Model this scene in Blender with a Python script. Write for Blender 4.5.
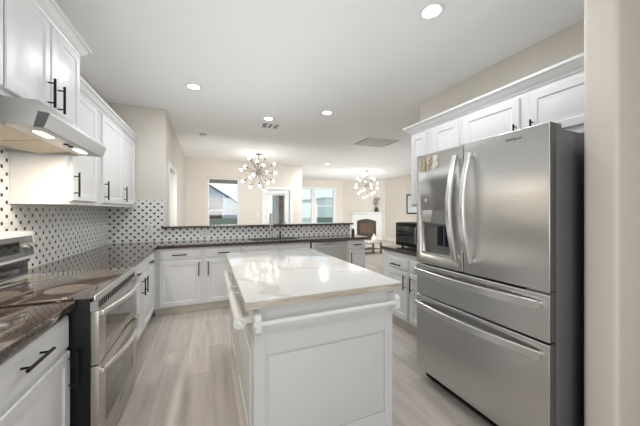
import bpy, bmesh, math, random
from mathutils import Vector, Matrix
random.seed(7)
PI = math.pi
S = bpy.context.scene
for o in list(bpy.data.objects):
    bpy.data.objects.remove(o)
COL = S.collection

# ------------------------------------------------------------------ camera
cd = bpy.data.cameras.new('camera'); cam = bpy.data.objects.new('camera', cd); COL.objects.link(cam)
cd.sensor_width = 36.0; cd.lens = 265.0 / 640.0 * 36.0
cd.shift_y = -2.0 / 640.0
cd.clip_start = 0.05; cd.clip_end = 200
YAW = math.atan(111 / 265.0)
cam.location = (0, 0, 1.36); cam.rotation_euler = (PI / 2, 0, -YAW)
S.camera = cam

# ------------------------------------------------------------------ world + light + exposure
W = bpy.data.worlds.new('sky'); S.world = W; W.use_nodes = True
bg = W.node_tree.nodes['Background']; bg.inputs[0].default_value = (0.80, 0.90, 1.0, 1); bg.inputs[1].default_value = 0.85
S.view_settings.view_transform = 'Standard'; S.view_settings.look = 'None'
S.view_settings.gamma = 1.0; S.view_settings.use_curve_mapping = False
S.view_settings.exposure = 0.68
CAN_W = 7.6          # each recessed ceiling light
BULB_E = 8.0         # sputnik bulbs
HOOD_W = 3.6
def area(name, loc, rot, sx, sy, w, col=(1, 1, 1), spread=180):
    l = bpy.data.lights.new(name, 'AREA'); l.shape = 'RECTANGLE'; l.size = sx; l.size_y = sy; l.energy = w; l.color = col; l.spread = math.radians(spread)
    o = bpy.data.objects.new(name, l); COL.objects.link(o); o.location = loc; o.rotation_euler = rot
    return o
# added unseen lamps: fill behind the camera, ceiling bounce uplights, fills toward far walls
area('fill_behind', (-0.1, -2.4, 1.4), (PI / 2, 0, 0), 2.2, 2.2, 28, (0.92, 0.965, 1.0))
area('bounce_kitchen', (0.45, 2.45, 1.45), (PI, 0, 0), 1.5, 3.5, 9.8, (0.915, 0.965, 1.0))
area('bounce_living', (5.0, 7.6, 1.9), (PI, 0, 0), 3.8, 6.0, 16, (0.95, 0.98, 1.0))
area('fill_nook', (1.0, 4.95, 1.55), (PI / 2, 0, 0), 2.8, 0.7, 16, (0.97, 0.99, 1.0), 120)
area('fill_living', (5.3, 7.0, 1.2), (PI / 2, 0, 0), 3.2, 1.4, 34, (0.97, 0.99, 1.0), 110)
sun = bpy.data.lights.new('sun', 'SUN'); sun.energy = 0.7; sun.angle = 0.02; sun.color = (1, 0.97, 0.92)
so = bpy.data.objects.new('sun', sun); COL.objects.link(so); so.rotation_euler = (math.radians(28), 0, math.radians(-25))

# ------------------------------------------------------------------ materials
def new_mat(name):
    m = bpy.data.materials.new(name); m.use_nodes = True
    nt = m.node_tree; b = nt.nodes['Principled BSDF']
    return m, nt, b
def N(nt, t, **kw):
    n = nt.nodes.new(t)
    for k, v in kw.items(): setattr(n, k, v)
    return n
def mth(nt, op, a, b=None, c=None):
    n = N(nt, 'ShaderNodeMath', operation=op)
    for i, v in enumerate((a, b, c)):
        if v is None: continue
        if isinstance(v, (int, float)): n.inputs[i].default_value = v
        else: nt.links.new(v, n.inputs[i])
    return n.outputs[0]
def mixc(nt, fac, a, b):
    n = N(nt, 'ShaderNodeMix', data_type='RGBA')
    for i, v in ((0, fac), (6, a), (7, b)):
        if isinstance(v, (int, float)): n.inputs[i].default_value = v
        elif isinstance(v, tuple): n.inputs[i].default_value = (*v, 1)
        else: nt.links.new(v, n.inputs[i])
    return n.outputs[2]
def coords(nt, scale=(1, 1, 1)):
    t = N(nt, 'ShaderNodeTexCoord'); mp = N(nt, 'ShaderNodeMapping'); mp.inputs['Scale'].default_value = scale
    nt.links.new(t.outputs['Object'], mp.inputs[0]); return mp.outputs[0]
def noise(nt, vec, scale, detail=4, rough=0.5):
    n = N(nt, 'ShaderNodeTexNoise'); n.inputs['Scale'].default_value = scale; n.inputs['Detail'].default_value = detail
    n.inputs['Roughness'].default_value = rough; nt.links.new(vec, n.inputs['Vector']); return n.outputs['Fac']
def ramp(nt, fac, stops):
    r = N(nt, 'ShaderNodeValToRGB'); e = r.color_ramp.elements
    while len(e) < len(stops): e.new(0.5)
    for i, (p, c) in enumerate(stops):
        e[i].position = p; e[i].color = (*c, 1)
    nt.links.new(fac, r.inputs[0]); return r.outputs[0]
def bump(nt, b, h, strength, dist=0.01):
    n = N(nt, 'ShaderNodeBump'); n.inputs['Strength'].default_value = strength; n.inputs['Distance'].default_value = dist
    nt.links.new(h, n.inputs['Height']); nt.links.new(n.outputs[0], b.inputs['Normal'])
def plain(name, col, rough=0.5, metal=0.0, var=0.04, scale=6.0, bmp=0.0, bscale=80, coat=0.0, stretch=(1, 1, 1)):
    m, nt, b = new_mat(name)
    v = coords(nt, stretch); f = noise(nt, v, scale)
    lo = tuple(max(0, c * (1 - var)) for c in col); hi = tuple(min(1, c * (1 + var)) for c in col)
    nt.links.new(mixc(nt, f, lo, hi), b.inputs['Base Color'])
    b.inputs['Roughness'].default_value = rough; b.inputs['Metallic'].default_value = metal
    if coat: b.inputs['Coat Weight'].default_value = coat; b.inputs['Coat Roughness'].default_value = 0.05
    if bmp: bump(nt, b, noise(nt, v, bscale, 3), bmp, 0.004)
    return m
def emit(name, col, s):
    m, nt, b = new_mat(name); b.inputs['Base Color'].default_value = (*col, 1)
    b.inputs['Emission Color'].default_value = (*col, 1); b.inputs['Emission Strength'].default_value = s
    return m
def tile(name, ax, off, rad):
    m, nt, b = new_mat(name)
    t = N(nt, 'ShaderNodeTexCoord'); sp = N(nt, 'ShaderNodeSeparateXYZ'); nt.links.new(t.outputs['Object'], sp.inputs[0])
    s = 0.048
    u = mth(nt, 'DIVIDE', mth(nt, 'SUBTRACT', sp.outputs[ax], off), s)
    v = mth(nt, 'DIVIDE', mth(nt, 'SUBTRACT', sp.outputs[2], 0.987), s)
    p = mth(nt, 'MULTIPLY', mth(nt, 'ADD', u, v), 0.5); q = mth(nt, 'MULTIPLY', mth(nt, 'SUBTRACT', u, v), 0.5)
    fr = lambda x: mth(nt, 'SUBTRACT', mth(nt, 'FRACT', mth(nt, 'ADD', x, 0.5)), 0.5)
    dp, dq = fr(p), fr(q)
    r = mth(nt, 'MULTIPLY', mth(nt, 'SQRT', mth(nt, 'ADD', mth(nt, 'POWER', mth(nt, 'ABSOLUTE', dp), 2), mth(nt, 'POWER', mth(nt, 'ABSOLUTE', dq), 2))), 1.0)
    dot = mth(nt, 'LESS_THAN', r, rad)
    g = mth(nt, 'MINIMUM', mth(nt, 'ABSOLUTE', dp), mth(nt, 'ABSOLUTE', dq))
    grout = mth(nt, 'LESS_THAN', g, 0.022)
    c = mixc(nt, grout, (0.80, 0.80, 0.79), (0.60, 0.59, 0.57))
    c = mixc(nt, dot, c, (0.022, 0.02, 0.02))
    nt.links.new(c, b.inputs['Base Color']); b.inputs['Roughness'].default_value = 0.25
    return m
def floor_mat():
    m, nt, b = new_mat('vinyl_plank')
    t = N(nt, 'ShaderNodeTexCoord'); mp = N(nt, 'ShaderNodeMapping'); mp.inputs['Rotation'].default_value = (0, 0, PI / 2)
    nt.links.new(t.outputs['Object'], mp.inputs[0])
    br = N(nt, 'ShaderNodeTexBrick'); br.offset = 0.37; br.inputs['Scale'].default_value = 1.0
    br.inputs['Brick Width'].default_value = 1.22; br.inputs['Row Height'].default_value = 0.18
    br.inputs['Mortar Size'].default_value = 0.0015; br.inputs['Bias'].default_value = 0.0
    br.inputs['Color1'].default_value = (0.0, 0.0, 0.0, 1); br.inputs['Color2'].default_value = (1, 1, 1, 1); br.inputs['Mortar'].default_value = (0.5, 0.5, 0.5, 1)
    nt.links.new(mp.outputs[0], br.inputs['Vector'])
    # grain, shifted per plank
    sc = N(nt, 'ShaderNodeVectorMath', operation='MULTIPLY_ADD'); sc.inputs[1].default_value = (13, 1.1, 1); 
    nt.links.new(t.outputs['Object'], sc.inputs[0]); nt.links.new(br.outputs['Color'], sc.inputs[2])
    f1 = noise(nt, sc.outputs[0], 1.4, 6, 0.62); f2 = noise(nt, sc.outputs[0], 5, 5, 0.6)
    c = ramp(nt, f1, [(0.25, (0.37, 0.325, 0.28)), (0.5, (0.52, 0.47, 0.42)), (0.75, (0.62, 0.575, 0.525))])
    c = mixc(nt, mth(nt, 'MULTIPLY', f2, 0.45), c, (0.43, 0.385, 0.34))
    tone = N(nt, 'ShaderNodeMix', data_type='RGBA', blend_type='MULTIPLY'); tone.inputs[0].default_value = 1
    nt.links.new(c, tone.inputs[6]); nt.links.new(ramp(nt, br.outputs['Color'], [(0, (0.86, 0.86, 0.86)), (1, (1.12, 1.12, 1.13))]), tone.inputs[7])
    c2 = mixc(nt, br.outputs['Fac'], tone.outputs[2], (0.42, 0.38, 0.34))
    nt.links.new(c2, b.inputs['Base Color']); b.inputs['Roughness'].default_value = 0.42
    bump(nt, b, f2, 0.08, 0.003)
    return m
def granite():
    m, nt, b = new_mat('brown_granite'); v = coords(nt)
    f = noise(nt, v, 60, 6, 0.7); f2 = noise(nt, v, 14, 4, 0.6)
    c = ramp(nt, f, [(0.34, (0.012, 0.009, 0.008)), (0.5, (0.062, 0.043, 0.033)), (0.62, (0.20, 0.15, 0.115)), (0.75, (0.38, 0.33, 0.28))])
    c = mixc(nt, f2, c, (0.055, 0.04, 0.033))
    nt.links.new(c, b.inputs['Base Color']); b.inputs['Roughness'].default_value = 0.05
    b.inputs['Specular IOR Level'].default_value = 0.75
    return m
def marble():
    m, nt, b = new_mat('white_marble'); v = coords(nt)
    f0 = noise(nt, v, 2.2, 5, 0.6)
    w = N(nt, 'ShaderNodeTexWave', wave_type='BANDS', bands_direction='DIAGONAL'); w.inputs['Scale'].default_value = 0.9
    w.inputs['Distortion'].default_value = 9; w.inputs['Detail'].default_value = 4; w.inputs['Detail Scale'].default_value = 1.3
    nt.links.new(v, w.inputs['Vector'])
    vein = ramp(nt, w.outputs['Fac'], [(0.0, (0.60, 0.565, 0.51)), (0.03, (0.70, 0.685, 0.66)), (0.09, (0.745, 0.74, 0.73)), (1, (0.76, 0.755, 0.74))])
    c = mixc(nt, mth(nt, 'MULTIPLY', f0, 0.42), vein, (0.70, 0.68, 0.65))
    nt.links.new(c, b.inputs['Base Color']); b.inputs['Roughness'].default_value = 0.11
    return m
def steel(name, col=(0.64, 0.635, 0.625), rough=0.3, stretch=(40, 40, 1.2), aniso=0.0):
    m, nt, b = new_mat(name); v = coords(nt, stretch); f = noise(nt, v, 6, 3)
    nt.links.new(mixc(nt, f, tuple(c * 0.93 for c in col), tuple(c * 1.06 for c in col)), b.inputs['Base Color'])
    b.inputs['Metallic'].default_value = 1.0
    nt.links.new(mth(nt, 'ADD', mth(nt, 'MULTIPLY', f, 0.10), rough - 0.05), b.inputs['Roughness'])
    if aniso:
        tg = N(nt, 'ShaderNodeTangent', direction_type='RADIAL', axis='Z'); nt.links.new(tg.outputs[0], b.inputs['Tangent'])
        b.inputs['Anisotropic'].default_value = aniso; b.inputs['Anisotropic Rotation'].default_value = 0.0
    return m
def glass(name, tint=(1, 1, 1), gloss=0.03):
    m, nt, b = new_mat(name); nt.nodes.remove(b); out = nt.nodes['Material Output']
    tr = N(nt, 'ShaderNodeBsdfTransparent'); tr.inputs[0].default_value = (*tint, 1)
    gl = N(nt, 'ShaderNodeBsdfGlossy'); gl.inputs['Roughness'].default_value = 0.02
    mx = N(nt, 'ShaderNodeMixShader'); mx.inputs[0].default_value = gloss
    nt.links.new(tr.outputs[0], mx.inputs[1]); nt.links.new(gl.outputs[0], mx.inputs[2]); nt.links.new(mx.outputs[0], out.inputs[0])
    return m
def brick(name, c1, c2, mort, bw=0.2, bh=0.07, axis_swap=True):
    m, nt, b = new_mat(name); t = N(nt, 'ShaderNodeTexCoord'); mp = N(nt, 'ShaderNodeMapping')
    mp.inputs['Rotation'].default_value = (PI / 2, 0, 0); nt.links.new(t.outputs['Object'], mp.inputs[0])
    br = N(nt, 'ShaderNodeTexBrick'); br.inputs['Scale'].default_value = 1; br.inputs['Brick Width'].default_value = bw; br.inputs['Row Height'].default_value = bh
    br.inputs['Mortar Size'].default_value = bh * 0.08
    br.inputs['Color1'].default_value = (*c1, 1); br.inputs['Color2'].default_value = (*c2, 1); br.inputs['Mortar'].default_value = (*mort, 1)
    nt.links.new(mp.outputs[0], br.inputs['Vector']); nt.links.new(br.outputs['Color'], b.inputs['Base Color']); b.inputs['Roughness'].default_value = 0.8
    return m

M_WALL = plain('beige_paint', (0.705, 0.655, 0.59), 0.75, var=0.015, bmp=0.12, bscale=180)
M_CEIL = plain('ceiling_paint', (0.90, 0.897, 0.885), 0.85, var=0.01, bmp=0.1, bscale=120)
M_TRIM = plain('trim_white', (0.80, 0.80, 0.785), 0.4, var=0.01)
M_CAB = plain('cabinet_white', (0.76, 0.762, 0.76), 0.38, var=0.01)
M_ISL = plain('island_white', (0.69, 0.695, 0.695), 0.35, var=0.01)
M_TOE = plain('toe_kick_beige', (0.58, 0.53, 0.46), 0.6)
M_BLACK = plain('black_metal', (0.008, 0.008, 0.009), 0.5); M_BLACK.node_tree.nodes['Principled BSDF'].inputs['Specular IOR Level'].default_value = 0.25
M_FLOOR = floor_mat(); M_GRAN = granite(); M_MARB = marble()
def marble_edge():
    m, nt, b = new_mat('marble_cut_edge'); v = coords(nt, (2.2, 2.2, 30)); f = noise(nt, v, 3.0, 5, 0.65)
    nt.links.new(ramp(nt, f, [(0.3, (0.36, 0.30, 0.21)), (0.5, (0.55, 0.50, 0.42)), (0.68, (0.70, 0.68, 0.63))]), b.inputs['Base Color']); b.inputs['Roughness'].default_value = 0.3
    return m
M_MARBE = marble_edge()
M_TILE_L = tile('dot_tile_left', 1, 4.46, 0.195); M_TILE_B = tile('dot_tile_back', 0, -1.262, 0.225)
M_STEEL = steel('stainless_steel', rough=0.30, aniso=0.7); M_STEEL_H = plain('stainless_handle', (0.74, 0.735, 0.725), 0.3, metal=1.0, var=0.01)
M_OVEN = steel('oven_steel', (0.52, 0.49, 0.46), 0.3, (40, 40, 1.2))
M_STEEL_HOOD = steel('hood_steel', (0.50, 0.50, 0.495), 0.42, (1.2, 1.2, 40))
M_DGREY = plain('dark_grey_enamel', (0.15, 0.15, 0.155), 0.35, metal=0.2)
M_BLKPLASTIC = plain('black_plastic', (0.007, 0.007, 0.008), 0.4); M_BLKPLASTIC.node_tree.nodes['Principled BSDF'].inputs['Specular IOR Level'].default_value = 0.25
M_CAVITY = plain('cavity_grey', (0.17, 0.17, 0.17), 0.4, metal=0.3)
M_HEAD = plain('control_grey', (0.30, 0.30, 0.295), 0.35, metal=0.5)
M_BLKGLASS = plain('black_glass', (0.012, 0.011, 0.011), 0.05, coat=0.5)
M_COOK = plain('cooktop_glass', (0.045, 0.030, 0.022), 0.03, coat=0.6, var=0.5, scale=300)
M_BURN = plain('burner_print', (0.13, 0.11, 0.09), 0.16, var=0.5, scale=160)
M_CHROME = plain('chrome', (0.75, 0.75, 0.76), 0.1, metal=1.0)
M_NICKEL = plain('brushed_nickel', (0.30, 0.27, 0.235), 0.35, metal=0.9)
M_BULB = emit('lit_bulb', (1.0, 0.96, 0.88), BULB_E)
M_LED = emit('led_disc', (1.0, 0.975, 0.94), 9.0)
M_HOODLED = emit('hood_lamp', (1.0, 0.93, 0.82), 6.0)
M_FILTER = plain('hood_filter', (0.50, 0.43, 0.34), 0.45, metal=0.5, bmp=0.3, bscale=200)
M_PLATE = plain('white_plastic', (0.78, 0.78, 0.77), 0.4)
M_GREYPL = plain('grey_plastic', (0.55, 0.55, 0.55), 0.5)
M_GLASS = glass('clear_glass'); M_TEAL = glass('tinted_glass', (0.92, 0.975, 0.97), 0.03)
M_FIREBRICK = brick('firebrick', (0.20, 0.135, 0.095), (0.15, 0.10, 0.075), (0.10, 0.075, 0.06), 0.22, 0.07)
M_FIREMETAL = plain('firebox_bronze', (0.10, 0.08, 0.065), 0.5, metal=0.4)
M_WOOD = plain('walnut_wood', (0.24, 0.16, 0.105), 0.45, var=0.3, scale=20, stretch=(1, 8, 8))
M_SIDING = plain('grey_siding', (0.42, 0.45, 0.50), 0.8, var=0.08, stretch=(0.3, 0.3, 12))
M_ROOF = plain('roof_shingle', (0.10, 0.11, 0.13), 0.9, var=0.2, scale=30)
M_FENCE = plain('fence_wood', (0.20, 0.24, 0.20), 0.85, var=0.2, stretch=(6, 6, 0.4))
M_GRASS = plain('grass', (0.14, 0.20, 0.09), 0.95, var=0.35, scale=12)
M_STONE = brick('porch_stone', (0.42, 0.34, 0.29), (0.55, 0.47, 0.41), (0.60, 0.56, 0.52), 0.35, 0.15)
M_SHADE = plain('window_shade', (0.17, 0.175, 0.165), 0.85)
M_GOLD = plain('tan_resin', (0.60, 0.49, 0.38), 0.4, metal=0.2); M_CREAM = plain('cream_ceramic', (0.76, 0.70, 0.62), 0.4)
M_DARKV = plain('dark_vase', (0.04, 0.04, 0.035), 0.35); M_SILV = plain('aged_silver', (0.36, 0.34, 0.30), 0.35, metal=0.8)
M_OLIVE = plain('olive_ceramic', (0.46, 0.42, 0.28), 0.4)
M_PRINT = plain('pale_print', (0.66, 0.70, 0.74), 0.6, var=0.2, scale=3)
M_DISP = plain('display_panel', (0.10, 0.105, 0.11), 0.12, coat=0.4)
M_BADGE = plain('badge_grey', (0.16, 0.16, 0.165), 0.35, metal=0.6)
M_PANE = plain('dark_house_window', (0.05, 0.04, 0.035), 0.7)
M_GUARD = plain('silver_guard', (0.70, 0.695, 0.68), 0.35, metal=0.3)
M_LOUV = plain('louver_grey', (0.68, 0.68, 0.67), 0.5)
M_BLUE = plain('blue_plastic', (0.10, 0.11, 0.33), 0.4)

# ------------------------------------------------------------------ mesh helpers
class MB:
    def __init__(self): self.bm = bmesh.new()
    def box(self, x0, x1, y0, y1, z0, z1, bev=0.0, seg=2, mi=0):
        r = bmesh.ops.create_cube(self.bm, size=1.0)
        for v in r['verts']:
            v.co = Vector(((x0 + x1) / 2 + v.co.x * (x1 - x0), (y0 + y1) / 2 + v.co.y * (y1 - y0), (z0 + z1) / 2 + v.co.z * (z1 - z0)))
        fs = set(f for v in r['verts'] for f in v.link_faces)
        for f in fs: f.material_index = mi
        if bev:
            es = list(set(e for v in r['verts'] for e in v.link_edges))
            bmesh.ops.bevel(self.bm, geom=es, offset=bev, segments=seg, affect='EDGES', profile=0.6)
        return self
    def tube(self, pts, rad, seg=12, cap=True, flat=None):
        pts = [Vector(p) for p in pts]; n = len(pts); rads = rad if isinstance(rad, (list, tuple)) else [rad] * n
        rings = []; up = None
        for i, p in enumerate(pts):
            t = (pts[min(i + 1, n - 1)] - pts[max(i - 1, 0)]).normalized()
            if up is None:
                up = Vector((0, 0, 1)) if abs(t.z) < 0.9 else Vector((1, 0, 0))
            a = t.cross(up).normalized(); b = a.cross(t).normalized(); up = b
            ring = []
            for k in range(seg):
                th = 2 * PI * k / seg
                ring.append(self.bm.verts.new(p + (a * math.cos(th) + b * math.sin(th)) * rads[i]))
            rings.append(ring)
        for i in range(n - 1):
            for k in range(seg):
                self.bm.faces.new((rings[i][k], rings[i][(k + 1) % seg], rings[i + 1][(k + 1) % seg], rings[i + 1][k]))
        if cap:
            self.bm.faces.new(rings[0][::-1]); self.bm.faces.new(rings[-1])
        return self
    def strip(self, pts, w, t, wdir):
        """rectangular bar of width w (along wdir) and thickness t following pts"""
        pts = [Vector(p) for p in pts]; n = len(pts); wd = Vector(wdir).normalized(); rings = []
        for i, p in enumerate(pts):
            tg = (pts[min(i + 1, n - 1)] - pts[max(i - 1, 0)]).normalized(); nn = tg.cross(wd).normalized()
            c = min(w, t) * 0.2
            q = [(-w / 2 + c, -t / 2), (w / 2 - c, -t / 2), (w / 2, -t / 2 + c), (w / 2, t / 2 - c), (w / 2 - c, t / 2), (-w / 2 + c, t / 2), (-w / 2, t / 2 - c), (-w / 2, -t / 2 + c)]
            rings.append([self.bm.verts.new(p + wd * a + nn * b) for a, b in q])
        for i in range(n - 1):
            for k in range(8):
                self.bm.faces.new((rings[i][k], rings[i][(k + 1) % 8], rings[i + 1][(k + 1) % 8], rings[i + 1][k]))
        self.bm.faces.new(rings[0][::-1]); self.bm.faces.new(rings[-1])
        return self
    def lathe(self, prof, center=(0, 0, 0), seg=20, axis='z', ring=False):
        c = Vector(center); rings = []
        def pt(r, h, th):
            a, b = r * math.cos(th), r * math.sin(th)
            return c + (Vector((a, b, h)) if axis == 'z' else Vector((h, a, b)) if axis == 'x' else Vector((a, h, b)))
        for r, h in prof:
            rings.append([self.bm.verts.new(pt(max(r, 1e-4), h, 2 * PI * k / seg)) for k in range(seg)])
        for i in range(len(rings) - 1):
            for k in range(seg):
                self.bm.faces.new((rings[i][k], rings[i][(k + 1) % seg], rings[i + 1][(k + 1) % seg], rings[i + 1][k]))
        if ring:
            for k in range(seg):
                self.bm.faces.new((rings[-1][k], rings[-1][(k + 1) % seg], rings[0][(k + 1) % seg], rings[0][k]))
        else:
            self.bm.faces.new(rings[0][::-1]); self.bm.faces.new(rings[-1])
        return self
    def ball(self, c, r, seg=14):
        bmesh.ops.create_uvsphere(self.bm, u_segments=seg, v_segments=max(6, seg // 2), radius=r, matrix=Matrix.Translation(c)); return self
    def prism(self, poly, a0, a1, axis='z', bev=0.0):
        def P(u, v, a): return {'z': (u, v, a), 'y': (u, a, v), 'x': (a, u, v)}[axis]
        lo = [self.bm.verts.new(P(u, v, a0)) for u, v in poly]; hi = [self.bm.verts.new(P(u, v, a1)) for u, v in poly]
        n = len(poly); fs = [self.bm.faces.new(lo[::-1]), self.bm.faces.new(hi)]
        for i in range(n): fs.append(self.bm.faces.new((lo[i], lo[(i + 1) % n], hi[(i + 1) % n], hi[i])))
        if bev:
            es = list(set(e for f in fs for e in f.edges))
            bmesh.ops.bevel(self.bm, geom=es, offset=bev, segments=2, affect='EDGES', profile=0.6)
        return self
    def sweep(self, prof, path, side=1):
        """profile (out, z) swept along an XY path with mitred corners; out is to the right of travel * side"""
        path = [Vector((p[0], p[1])) for p in path]; n = len(path); rings = []
        nr = lambda d: Vector((d.y, -d.x)) * side
        for i in range(n):
            if i == 0: off = nr((path[1] - path[0]).normalized())
            elif i == n - 1: off = nr((path[-1] - path[-2]).normalized())
            else:
                a = nr((path[i] - path[i - 1]).normalized()); b = nr((path[i + 1] - path[i]).normalized())
                off = (a + b); off = off / max(1e-6, off.dot(a))
            rings.append([self.bm.verts.new((path[i].x + off.x * u, path[i].y + off.y * u, z)) for u, z in prof])
        m = len(prof)
        for i in range(n - 1):
            for k in range(m):
                self.bm.faces.new((rings[i][k], rings[i][(k + 1) % m], rings[i + 1][(k + 1) % m], rings[i + 1][k]))
        self.bm.faces.new(rings[0][::-1]); self.bm.faces.new(rings[-1])
        return self
    def panel(self, x0, x1, z0, z1, rings):
        """stepped front facing -y: rings = [(inset, y), ...], first is the back edge"""
        prev = None
        for ins, y in rings:
            r = [self.bm.verts.new(p) for p in ((x0 + ins, y, z0 + ins), (x1 - ins, y, z0 + ins), (x1 - ins, y, z1 - ins), (x0 + ins, y, z1 - ins))]
            if prev is None: self.bm.faces.new(r[::-1])
            else:
                for k in range(4): self.bm.faces.new((prev[k], prev[(k + 1) % 4], r[(k + 1) % 4], r[k]))
            prev = r
        self.bm.faces.new(prev)
        return self
    def build(self, name, mat, parent=None, angle=35):
        bmesh.ops.recalc_face_normals(self.bm, faces=self.bm.faces[:])
        me = bpy.data.meshes.new(name); self.bm.to_mesh(me); self.bm.free()
        for m in (mat if isinstance(mat, (list, tuple)) else [mat]): me.materials.append(m)
        me.polygons.foreach_set('use_smooth', [True] * len(me.polygons)); me.set_sharp_from_angle(angle=math.radians(angle))
        o = bpy.data.objects.new(name, me); COL.objects.link(o)
        if parent: o.parent = parent
        return o
def tag(o, label, cat, group=None):
    o['label'] = label; o['category'] = cat
    if group: o['group'] = group
    return o
def struct(o):
    o['kind'] = 'structure'; return o
def thing(name, label, cat, loc=(0, 0, 0), rz=0, group=None):
    o = bpy.data.objects.new(name, None); COL.objects.link(o); o.empty_display_size = 0.1
    o.location = loc; o.rotation_euler = (0, 0, rz)
    return tag(o, label, cat, group)
def dup(root, loc, rz, label, group=None):
    r = root.copy(); COL.objects.link(r); r.location = loc; r.rotation_euler = (0, 0, rz); r['label'] = label
    if group: r['group'] = group
    for ch in list(root.children):
        c = ch.copy(); COL.objects.link(c); c.parent = r
        for g in list(ch.children):
            d = g.copy(); COL.objects.link(d); d.parent = c
    return r

# ------------------------------------------------------------------ room shell
CH = 2.86
struct(MB().box(-1.5, 8.0, -2.6, 12.1, -0.08, 0).build('floor', M_FLOOR))
struct(MB().box(-1.5, 8.0, -2.6, 12.1, CH, CH + 0.1).build('ceiling', M_CEIL))
struct(MB().box(-1.43, -1.28, -2.6, 4.62, 0, CH).build('wall_left', M_WALL))
struct(MB().box(-1.28, -0.595, 4.5, 4.62, 0, CH, 0.012, 3).build('wall_kitchen_back', M_WALL))
# nook wall with a cased doorway
b = MB(); b.box(-0.72, -0.6, 4.62, 4.92, 0, CH).box(-0.72, -0.6, 5.80, 8.45, 0, CH).box(-0.72, -0.6, 4.92, 5.80, 2.08, CH)
struct(b.build('wall_nook_left', M_WALL))
# nook back wall: window and door holes
NW = (-0.03, 0.83, 0.80, 2.32); ND = (1.60, 2.42, 0.0, 2.04)
b = MB()
b.box(-0.72, NW[0], 8.29, 8.45, 0, CH).box(NW[0], NW[1], 8.29, 8.45, 0, NW[2]).box(NW[0], NW[1], 8.29, 8.45, NW[3], CH)
b.box(NW[1], ND[0], 8.29, 8.45, 0, CH).box(ND[0], ND[1], 8.29, 8.45, ND[3], CH).box(ND[1], 2.83, 8.29, 8.45, 0, CH)
struct(b.build('wall_nook_back', M_WALL))
struct(MB().box(2.68, 2.83, 8.45, 12.05, 0, CH).build('wall_living_left', M_WALL))
LW = [(3.70, 4.57), (4.76, 5.74)]; LZ = (0.70, 2.44)
b = MB(); b.box(2.83, LW[0][0], 11.9, 12.05, 0, CH).box(LW[0][1], LW[1][0], 11.9, 12.05, 0, CH).box(LW[1][1], 7.8, 11.9, 12.05, 0, CH)
for a, c in LW: b.box(a, c, 11.9, 12.05, 0, LZ[0]).box(a, c, 11.9, 12.05, LZ[1], CH)
struct(b.build('wall_living_back', M_WALL))
FA, FB = Vector((6.25, 11.9)), Vector((7.6, 10.25))     # diagonal fireplace wall
wf = struct(MB().box(0.005, (FB - FA).length - 0.005, 0, 0.1, 0, CH).build('wall_fireplace', M_WALL)); wf.location = (FA.x, FA.y, 0); wf.rotation_euler = (0, 0, math.atan2(FB.y - FA.y, FB.x - FA.x))
struct(MB().box(7.6, 7.75, 2.86, 12.05, 0, CH).build('wall_living_right', M_WALL))
struct(MB().box(2.70, 7.75, 2.74, 2.86, 0, CH).build('wall_living_front', M_WALL))
struct(MB().box(2.70, 2.85, 0.735, 2.74, 0, CH).build('wall_right', M_WALL))
struct(MB().box(1.75, 4.2, 0.598, 0.726, 0, CH, 0.022, 4).build('wall_fridge_side', M_WALL))
struct(MB().box(-1.43, 4.2, -2.75, -2.6, 0, CH).build('wall_behind', M_WALL))
struct(MB().box(4.2, 4.35, -2.75, 0.735, 0, CH).build('wall_hall', M_WALL))
# half wall under the raised bar
struct(MB().box(-0.595, 2.50, 4.5, 4.62, 0, 1.10).build('wall_peninsula', M_WALL))
# tile on the walls
b = MB(); b.box(-1.28, -1.272, 0.4, 4.5, 0.90, 1.408).box(-1.28, -1.272, 1.705, 2.515, 1.408, 1.80)
struct(b.build('wall_tile_left', M_TILE_L))
b = MB(); b.box(-1.272, -0.60, 4.492, 4.5, 0.90, 1.51).box(-0.60, 2.505, 4.492, 4.5, 0.90, 1.10)
struct(b.build('wall_tile_back', M_TILE_B))
# baseboards
BBP = [(0, 0), (0.016, 0), (0.016, 0.10), (0.009, 0.125), (0, 0.13)]
struct(MB().sweep(BBP, [(7.6, 2.87), (7.6, 10.25)], -1).build('baseboard_living_right', M_TRIM))
struct(MB().sweep(BBP, [(6.25, 11.9), (2.83, 11.9)], -1).build('baseboard_living_back', M_TRIM))
struct(MB().sweep(BBP, [(2.83, 8.29), (2.52, 8.29)], -1).build('baseboard_nook', M_TRIM))
struct(MB().sweep(BBP, [(1.50, 8.29), (-0.6, 8.29), (-0.6, 5.90)], -1).build('baseboard_nook_left', M_TRIM))

def window(n, x0, x1, z0, z1, y, gl, shade=False, rail=0.5):
    """double-hung window in a wall facing -y"""
    b = MB(); f = 0.035
    b.box(x0, x0 + f, y + 0.02, y + 0.10, z0, z1).box(x1 - f, x1, y + 0.02, y + 0.10, z0, z1).box(x0 + f, x1 - f, y + 0.02, y + 0.10, z0, z0 + f).box(x0 + f, x1 - f, y + 0.02, y + 0.10, z1 - f, z1)
    o = struct(b.build('window_%d' % n, M_TRIM))
    zr = z0 + (z1 - z0) * rail
    MB().box(x0 + f, x1 - f, y + 0.03, y + 0.08, zr - 0.022, zr + 0.022, 0.004).build('meeting_rail', M_TRIM, o)
    MB().box(x0 + f, x1 - f, y + 0.05, y + 0.056, z0 + f, z1 - f).build('pane', gl, o)
    MB().box(x0 - 0.03, x1 + 0.03, y - 0.035, y + 0.02, z0 - 0.03, z0, 0.005).build('window_sill', M_TRIM, o)
    return o
w1 = window(1, *NW[:2], NW[2], NW[3], 8.29, M_GLASS, rail=0.397)
b = MB().box(NW[0] - 0.05, NW[1] + 0.05, 8.255, 8.29, NW[3] - 0.0, NW[3] + 0.075, 0.006)
tag(b.build('shade_cassette', M_WALL), 'beige roller shade cassette above the nook window', 'window shade')
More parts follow.
